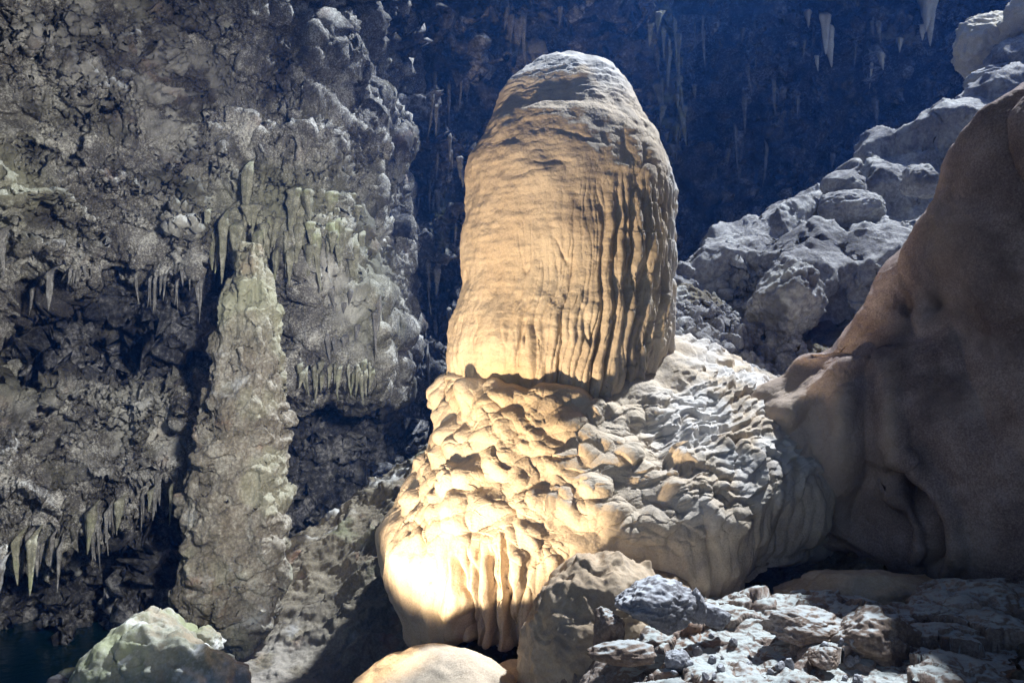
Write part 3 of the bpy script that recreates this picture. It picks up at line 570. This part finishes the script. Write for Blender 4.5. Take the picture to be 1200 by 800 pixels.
boulder('boulder', 985, 722, 7.6, (.32, .2, .16), 'mound', 'short brown rock in front of the reddish rock under the overhang', 55, sub=5)
# ridge boulders
boulder('boulder', 856, 294, 17.2, (.50, .4, .27), 'ridge', 'pale squarish boulder on the crest of the far slope, left end', 61, sub=5, cuts=12)
boulder('boulder', 830, 322, 16.4, (.45, .4, .22), 'ridge', 'flat grey boulder just below the pale squarish crest boulder', 62, sub=5)
boulder('boulder', 995, 250, 16.4, (.75, .6, .42), 'ridge', 'big rounded grey boulder high on the far slope', 63, sub=6, rough=.03, cuts=8)
boulder('boulder', 920, 350, 14.0, (.62, .7, .78), 'ridge', 'huge dark-sided boulder above the scree in the middle of the far slope', 64, rot=(.2, .6, 0), sub=6, rough=.06, cuts=9)
boulder('boulder', 1078, 215, 16.0, (.42, .4, .38), 'ridge', 'small round grey boulder beside the edge of the overhanging rock', 65, sub=5)
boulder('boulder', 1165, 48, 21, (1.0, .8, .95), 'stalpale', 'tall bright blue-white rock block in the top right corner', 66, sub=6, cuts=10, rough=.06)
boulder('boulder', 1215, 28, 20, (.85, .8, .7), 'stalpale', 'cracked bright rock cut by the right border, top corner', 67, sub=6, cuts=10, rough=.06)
boulder('boulder', 1180, 96, 19.5, (.9, .7, .35), 'ridge', 'flat dark boulder under the bright blocks of the top right corner', 68, sub=5)

# rubble mound in the right foreground
kpx = [560, 640, 700, 780, 870, 960, 1050, 1120, 1250, 1400]; kpy = [690, 712, 745, 790, 860, 1000]
Yt = [[9.2, 9.0, 8.6, 8.4, 8.4, 8.4, 8.4, 8.2, 7.6, 7], [8.0, 7.8, 7.5, 7.4, 7.4, 7.3, 7.3, 7.2, 7, 6.6], [7.4, 7.1, 6.9, 6.7, 6.7, 6.6, 6.6, 6.6, 6.5, 6.2], [7, 6.5, 6.2, 6.0, 6, 5.9, 5.9, 5.9, 5.9, 5.8], [6, 5.6, 5.3, 5.1, 5, 5, 5, 5, 5, 5], [4.4, 4.2, 4, 3.9, 3.9, 3.9, 3.9, 4, 4, 4]]
kp = {560: 95, 640: 105, 700: 52, 780: 16, 870: 10, 960: 5, 1050: 5, 1120: 5, 1250: 10, 1400: 10}
T = [[list(at(x, y + kp[x], Yt[i][j])) for j, x in enumerate(kpx)] for i, y in enumerate(kpy)]
P = loft(np.arange(10), np.arange(6), T, 700, 520); n = normals(P); s = 1 if n[..., 2].mean() > 0 else -1
P = pdisp(P, .10 * fbm(P * 1.3, 3), s)
w3 = .1 * np.stack([fbm(P * 3 + 4, 2), fbm(P * 3 + 8, 2), fbm(P * 3 + 16, 2)], -1)
for f_, a in ((1.7, .20), (5, .045), (14, .010)):
    f1, f2, v, h = worley((P + w3) * f_); P = pdisp(P, a * (np.sqrt(np.clip(1 - (f1 / .95) ** 2, 0, 1)) * (.4 + h) - .5), s)
P = pdisp(P, .012 * fbm(P * 12, 3), s)
grid_obj('rocky_ground', P, M['rubble'], up=True, kind='structure')
RG = P.reshape(-1, 3); RGx, RGy = proj(RG)
rng = random.Random(5)
def copy_of(src, name, loc, rot, scl, label=None, group=None):
    o = src.copy(); COL.objects.link(o); o.location = loc; o.rotation_euler = rot; o.scale = scl; return o
protos = []
for k in range(8):
    V, Fc = boulder_np(200 + k, (1, .8, .65), 3, 9, 1.3, .04)
    protos.append(mesh_np('stone', V, Fc, M['ridge'], smooth=False))
def stone(me_, p, sz, label, cat, group, mat=None):
    o = link('stone', me_, None, label, cat, group, None, tuple(p)); o.rotation_euler = (rng.random() * 6, rng.random() * 6, rng.random() * 6)
    o.scale = (sz * rng.uniform(.8, 1.3), sz, sz * rng.uniform(.7, 1.1)); return o
dark = []
for k in range(4):
    V, Fc = boulder_np(300 + k, (1, .8, .6), 4, 9, 1.3, .05); dark.append(mesh_np('stone', V, Fc, M['greystone']))
for k in range(34):
    x = rng.uniform(745, 1010); y = rng.uniform(728, 795); q_ = on_wall(x, y, (RG, RGx, RGy)); 
    stone(dark[k % 4], q_ + np.array([0, 0, .01]), rng.uniform(.018, .055), 'small loose dark stone lying on the pale foreground rubble', 'stone', 'small loose stones on the foreground rubble')
# scree: bigger stones as individuals, the rest as one mass
def scree_pt():
    while True:
        x = rng.uniform(770, 935); y = rng.uniform(362, 458)
        if y < 362 + .0 * x: continue
        Y_ = np.interp(y, [360, 460], [16.0, 12.6]) + rng.uniform(-.2, .2)
        return x, y, Y_
SV = []; 
HV = bpy.data.objects['rocky_hill']; hn = len(HV.data.vertices); hc = np.empty(hn * 3, F); HV.data.vertices.foreach_get('co', hc); hc = hc.reshape(-1, 3)
allg = np.concatenate([hc, GV]); agx, agy = proj(allg); sel = (agx > 740) & (agx < 1000) & (agy > 300) & (agy < 500); allg = allg[sel]; agx = agx[sel]; agy = agy[sel]
def vis_pt(x, y):
    m = (np.abs(agx - x) < 4) & (np.abs(agy - y) < 4); q_ = allg[m]
    return q_[np.argmin(q_[:, 1])] if len(q_) else None
for k in range(130):
    x = rng.uniform(785, 930); y = rng.uniform(368, 452); p = vis_pt(x, y)
    if p is None: continue
    stone(protos[k % 8], p, rng.uniform(.07, .17), 'angular blue-grey stone lying loose in the scree behind the stalagmite', 'stone', 'loose stones of the scree slope')
Vs, Fs = [], []; n_ = 0
D, Fc = ico(2); r = np.random.RandomState(3); tmpl = [boulder_np(400 + k, (1, .8, .6), 2, 8, 1.3, .03)[0] for k in range(10)]
for k in range(2600):
    x = rng.uniform(770, 945); y = rng.uniform(352, 470); p = vis_pt(x, y)
    if p is None: continue
    q, _ = np.linalg.qr(r.normal(size=(3, 3))); V = tmpl[k % 10] @ q * rng.uniform(.025, .075) + p; Vs.append(V); Fs.append(Fc + n_); n_ += len(V)
link('scree_gravel', mesh_np('scree_gravel', np.concatenate(Vs), np.concatenate(Fs), M['ridge'], smooth=False), None, 'fine broken gravel between the loose stones of the scree slope', 'gravel', None, 'stuff')

# ------------------------------------------------------------------ left column
root = thing('limestone_column', 'tall weathered grey-green limestone column standing free against the left cave wall', 'column', tuple(at(270, 745, 10.4)))
off = np.array(root.location)
tab = np.array([(284, 291, 303), (300, 283, 308), (314, 277, 313), (335, 270, 318), (365, 264, 326), (400, 257, 331), (425, 251, 338), (460, 240, 342), (500, 229, 339), (545, 221, 335), (590, 215, 336), (640, 210, 338), (690, 203, 334), (715, 215, 330), (738, 240, 322), (765, 262, 312)], float)
ks = np.arange(len(tab)); NU, NV = 560, 760; R_ = catmull(ks, tab, np.linspace(0, ks[-1], NV)); YC = 10.6
th = np.linspace(0, 2 * np.pi, NU, endpoint=False)
xc = ((R_[:, 1] + R_[:, 2]) / 2 - 600) * YC / 1000; rc = (R_[:, 2] - R_[:, 1]) / 2 * YC / 1000; zc = CZ + (400 - R_[:, 0]) * YC / 1000
P = np.stack([xc[:, None] + rc[:, None] * np.cos(th), YC + rc[:, None] * .9 * np.sin(th), np.repeat(zc[:, None], NU, 1)], -1)
n0 = normals(P, True); sg = 1 if n0[NV // 2, 0, 0] > 0 else -1
dd = lambda P, d: P + normals(P, True) * (sg * d)[..., None]
P = dd(P, .07 * fbm(P * 1.6 + 7, 3)); w3 = .15 * np.stack([fbm(P * 2 + 4, 2), fbm(P * 2 + 8, 2), fbm(P * 2 + 16, 2)], -1)
low = ss(400, 460, proj(P)[1])
f1, f2, v, h = worley((P + w3) * np.array([2.9, 2.9, 3.2])); P = dd(P, (.3 + .7 * low) * .15 * ((1 - ss(.1, .95, f1)) * (.2 + 1.1 * h) - .55))
f1, f2, v, h = worley((P + w3) * np.array([7, 7, 6.])); P = dd(P, low * .06 * ss(-.2, .3, perlin(P * 2 + 8)) * ((1 - ss(.1, .9, f1)) * (.2 + 1.2 * h) - .5))
P = dd(P, (1 - .7 * low) * .10 * (np.sqrt(np.abs(perlin(P * np.array([6, 6, 1.]))) + .01) - .35)); P = dd(P, .035 * (ridged(P * 3.5, 4, .5) - .8) + .008 * fbm(P * 18, 2))
capv = P.copy(); cen = np.stack([xc, np.full(NV, YC), zc], -1)[:, None]; t0 = ss(0, 10, np.arange(NV))[:, None, None]; P = cen + (P - cen) * (t0 * .95 + .05)
px, py = proj(P); grid_obj('shaft', P - off, M['column'], True, {'moss': np.clip(.45 * ss(430, 330, py) + ss(.1, .5, fbm(P * 1.2, 3)) * .4, 0, 1)}, parent=root)

# ------------------------------------------------------------------ stalactites
def stal_np(L, r, seed, n=20, m=14, bend=.1, fold=.32):
    rs = np.random.RandomState(seed); t = np.linspace(0, 1, n)[:, None]; a = np.linspace(0, 2 * np.pi, m, endpoint=False)[None]
    rad = r * (np.clip(1 - t, 0, 1) ** .9 * (.85 + .35 * perlin(np.concatenate([t * 5, t * 0 + seed * 1.7, t * 0], 1))[:, None]) + .06) * np.minimum(1, .06 + t * 4)
    lob = 1 + fold * np.sin(a * 3 + seed) + fold * .7 * np.sin(a * 5 + seed * 2 + t * 3) + .2 * perlin(np.stack([np.cos(a) + t * 0, np.sin(a) + t * 0, t * 9 + seed + a * 0], -1) * 1.5)
    bx, by = rs.uniform(-bend, bend, 2); X = rad * lob * np.cos(a) + bx * L * t ** 2; Y_ = rad * lob * np.sin(a) + by * L * t ** 2 + (r * 2.5 + .1) * np.clip(1 - t / .22, 0, 1) ** 1.5; Z = -L * t + 0 * a; X = X * rs.choice([1, 1, 1.15, 1.4])
    V = np.stack([X, Y_, Z], -1); Fc = grid_faces(n, m, True)[:, ::-1]
    return V.reshape(-1, 3), Fc
rr = random.Random(12)
def stalactites(items, label, group, mat, W=None, name='stalactite', off=.05, cat='stalactite'):
    for k, (x, y, L, r, *Yd) in enumerate(items):
        if Yd: p = at(x, y, Yd[0])
        else: p = on_wall(x, y, W)
        p = p + np.array([0, -off, 0]); sc_ = p[1] / 1000; r *= rr.uniform(.6, 1.05); L *= rr.uniform(.75, 1.2) if isinstance(label, str) else 1; V, Fc = stal_np(L * sc_, r * sc_, int(x * 7 + y) % 997, n=26 if L > 30 else 14)
        link(name, mesh_np(name, V, Fc, M[mat]), None, label if isinstance(label, str) else label[k], cat, group, None, tuple(p))
rr = random.Random(12)
stalactites([(300 + rr.uniform(0, 130), 212 + rr.uniform(0, 75), rr.uniform(25, 80), rr.uniform(4, 11)) for _ in range(46)],
    'slim mossy green stalactite in the dense curtain right of the column top', 'green stalactite curtain right of the column', 'stal', off=.06)
stalactites([(245 + rr.uniform(0, 48), 235 + rr.uniform(0, 35), rr.uniform(35, 65), rr.uniform(4, 8)) for _ in range(12)],
    'thick grey-green stalactite bunched just left of the column top', 'stalactites bunched left of the column top', 'stal', off=.05)
stalactites([(276, 240, 95, 8), (296, 190, 100, 9), (291, 262, 60, 9)], ['long green-grey stalactite reaching down onto the left edge of the column top', 'tall pale pointed stalactite starting highest above the column', 'stout green stalactite just above the broken column tip'], 'stalactites right above the column', 'stal', off=.35)
stalactites([(12, 268, 64, 10), (5, 272, 45, 8)], ['big pale curved stalactite at the left border of the wall', 'shorter pale stalactite behind the big curved one at the left border'], 'stalactites at the left border', 'stalgrey', off=.25)
stalactites([(72, 315, 55, 6), (66, 318, 34, 4), (52, 338, 38, 3)] , ['long pointed grey stalactite over the dark hollow at the left', 'middle grey stalactite close beside the long pointed one', 'thin grey stalactite left of the long pointed one'], 'stalactites over the dark hollow', 'stalgrey', off=.2)
stalactites([(90 + rr.uniform(0, 28), 308 + rr.uniform(0, 8), rr.uniform(12, 26), rr.uniform(2, 3.5)) for _ in range(8)] + [(155 + rr.uniform(0, 90), 312 + rr.uniform(0, 22), rr.uniform(14, 48), rr.uniform(1.5, 3.2)) for _ in range(18)],
    'short thin grey stalactite fringing the upper dark hollow of the left wall', 'thin stalactites fringing the upper hollow', 'stalgrey', off=.12)
edge_y = lambda x: np.interp(x, [-120, 0, 60, 90, 130, 170, 215, 240], [655, 650, 645, 632, 602, 585, 560, 548])
stalactites([(x := rr.uniform(-90, 212), float(edge_y(x)) - rr.uniform(4, 26), rr.uniform(22, 60), rr.uniform(2.5, 6)) for _ in range(56)],
    'small ragged grey stalactite along the lower lip of the left wall above the dark recess', 'stalactites along the lower lip of the left wall', 'stalgrey', off=.1)
stalactites([(154, 575, 42, 7), (111, 590, 60, 8), (48, 615, 78, 8), (34, 612, 62, 7), (212, 560, 55, 4), (182, 568, 28, 5)],
    ['chunky pale stalactite over the dark recess, midway to the column', 'long ribbed stalactite left of the chunky pale one on the lower lip', 'longest stalactite of the lower lip, hanging almost to the dark water recess', 'pointed stalactite directly left of the longest one on the lower lip', 'thin straight stalactite hanging close along the left side of the column', 'short stalactite between the chunky pale one and the column'], 'large stalactites of the lower lip', 'stal', off=.22)
stalactites([(rr.uniform(345, 445), 424 + rr.uniform(-8, 12), rr.uniform(16, 46), rr.uniform(2, 5)) for _ in range(26)],
    'pale grey stalactite fringing the ledge between the column and the giant stalagmite', 'stalactites of the ledge right of the column', 'stal', off=.12)
stalactites([(rr.uniform(378, 452), rr.uniform(330, 400), rr.uniform(20, 55), rr.uniform(3, 6)) for _ in range(14)],
    'green-grey stalactite streaking the wall bulge above the right-hand ledge', 'stalactites on the bulge above the ledge', 'stalgrey', off=0)
stalactites([(x := rr.uniform(470, 545), rr.uniform(60, 400), rr.uniform(25, 60), rr.uniform(2.5, 5)) for _ in range(30)],
    'dark slate-grey stalactite on the shadowed far wall just left of the giant stalagmite', 'stalactites left of the giant stalagmite', 'stalgrey', FAR, off=.1)
stalactites([(rr.uniform(766, 800), rr.uniform(5, 160), rr.uniform(22, 60), rr.uniform(3, 6)) for _ in range(22)],
    'yellow-green stalactite on the mossy rib right above the dome of the giant stalagmite', 'mossy stalactites above the dome', 'stal', FAR, off=.1)
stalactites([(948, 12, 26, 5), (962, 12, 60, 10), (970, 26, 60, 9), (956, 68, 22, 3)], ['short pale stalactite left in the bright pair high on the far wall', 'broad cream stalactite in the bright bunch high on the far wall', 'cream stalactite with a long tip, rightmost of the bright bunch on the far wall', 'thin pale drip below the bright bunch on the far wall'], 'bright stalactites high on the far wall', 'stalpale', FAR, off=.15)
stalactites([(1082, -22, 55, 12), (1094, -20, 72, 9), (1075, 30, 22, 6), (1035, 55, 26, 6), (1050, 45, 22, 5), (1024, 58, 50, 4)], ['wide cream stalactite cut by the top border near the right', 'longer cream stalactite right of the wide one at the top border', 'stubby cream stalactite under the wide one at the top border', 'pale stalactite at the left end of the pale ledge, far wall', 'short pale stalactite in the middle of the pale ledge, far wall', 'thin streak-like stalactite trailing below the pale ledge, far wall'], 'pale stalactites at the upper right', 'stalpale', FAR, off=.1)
stalactites([(rr.uniform(810, 1040), rr.uniform(10, 240), rr.uniform(20, 60), rr.uniform(2, 4.5)) for _ in range(36)],
    'faint blue-grey stalactite hanging in the shade of the far wall', 'faint stalactites of the shaded far wall', 'stalgrey', FAR, off=.08)
stalactites([(rr.uniform(585, 655), rr.uniform(-10, 25), rr.uniform(35, 75), rr.uniform(4, 8)) for _ in range(10)],
    'dark stalactite in the cluster hanging behind the very top of the dome', 'dark stalactites behind the dome top', 'stalgrey', FAR, off=.15)

# ------------------------------------------------------------------ cave shell behind and above the camera
def shell(name, T, ku, kv):
    P = loft(ku, kv, T, 220, 220); P = P + .9 * (fbm(P * .3, 4))[..., None] * np.array([.4, .4, 1]); return grid_obj(name, P, M['far'], kind='structure')
shell('unseen_ceiling', [[[x, y, z] for x in (-16, -6, 4, 15)] for (y, z) in ((-5, 12.5), (-1, 14.5), (4, 15.5), (11, 16.5))], np.arange(4), np.arange(4))  # out of view, added to hold back sky light over the camera
shell('cave_wall_right', [[[x, y, z] for (x, y) in ((13, -14), (14.5, -4), (14, 6), (15, 14))] for z in (-2, 4, 9, 15)], np.arange(4), np.arange(4))

# ------------------------------------------------------------------ light
sd = Vector((.42, .32, .85)).normalized()                    # towards the sun
elev = math.asin(sd.z); azim = math.atan2(sd.x, sd.y)
w = bpy.data.worlds.new('World'); sc.world = w; w.use_nodes = True; nt = w.node_tree
skyt = nt.nodes.new('ShaderNodeTexSky'); skyt.sky_type = 'NISHITA'; skyt.sun_disc = False; skyt.sun_elevation = elev; skyt.sun_rotation = azim
nt.links.new(skyt.outputs[0], nt.nodes['Background'].inputs[0]); nt.nodes['Background'].inputs[1].default_value = .065
def lamp(name, typ, loc, energy, color, target=None, **kw):
    d = bpy.data.lights.new(name, typ); d.energy = energy; d.color = color
    for k, v in kw.items(): setattr(d, k, v)
    o = bpy.data.objects.new(name, d); COL.objects.link(o); o.location = loc
    if target is not None: o.rotation_euler = (Vector(target) - Vector(loc)).to_track_quat('-Z', 'Y').to_euler()
    return o
lamp('sun', 'SUN', (6, 10, 14), 5.0, (.86, .93, 1.0), target=Vector((6, 10, 14)) - sd, angle=math.radians(2))
lamp('warm_floodlight', 'SPOT', (-2.6, 6.2, .9), 1550, (1.0, .78, .51), target=(.1, 9.8, 3.9), spot_size=math.radians(56), spot_blend=.4, shadow_soft_size=.12)
lamp('wall_fill_light', 'SPOT', (.9, 2.0, 5.4), 2700, (1.0, .97, .90), target=(-5.2, 11, 4.6), spot_size=math.radians(54), spot_blend=.6, shadow_soft_size=.3)  # added unseen fill lamp that brightens the left wall

hz = bpy.data.materials.new('haze'); hz.use_nodes = True; nt = hz.node_tree; nt.nodes.remove(nt.nodes['Principled BSDF'])
v_ = nt.nodes.new('ShaderNodeVolumePrincipled'); v_.inputs['Color'].default_value = (.07, .27, 1, 1); v_.inputs['Density'].default_value = .0032; v_.inputs['Anisotropy'].default_value = .2
nt.links.new(v_.outputs[0], nt.nodes['Material Output'].inputs['Volume'])
x0, x1, y0, y1, z0, z1 = -45, 45, -25, 45, -6, 30
V = np.array([[x, y, z] for z in (z0, z1) for y in (y0, y1) for x in (x0, x1)], float)
link('haze', mesh_np('haze', V, np.array([[0, 2, 3, 1], [4, 5, 7, 6], [0, 1, 5, 4], [2, 6, 7, 3], [0, 4, 6, 2], [1, 3, 7, 5]]), hz, smooth=False), kind='stuff')

# ------------------------------------------------------------------ camera
cd = bpy.data.cameras.new('camera'); cd.sensor_width = 36; cd.lens = 30; cd.clip_end = 500
co = bpy.data.objects.new('camera', cd); COL.objects.link(co); co.location = (0, 0, CZ); co.rotation_euler = (math.pi / 2, 0, 0); sc.camera = co
sc.render.resolution_x = 1024; sc.render.resolution_y = 682
sc.view_settings.view_transform = 'Standard'; sc.view_settings.look = 'None'; sc.view_settings.exposure = 1.0; sc.view_settings.gamma = 1
sc.cycles.max_bounces = 6; sc.cycles.diffuse_bounces = 4
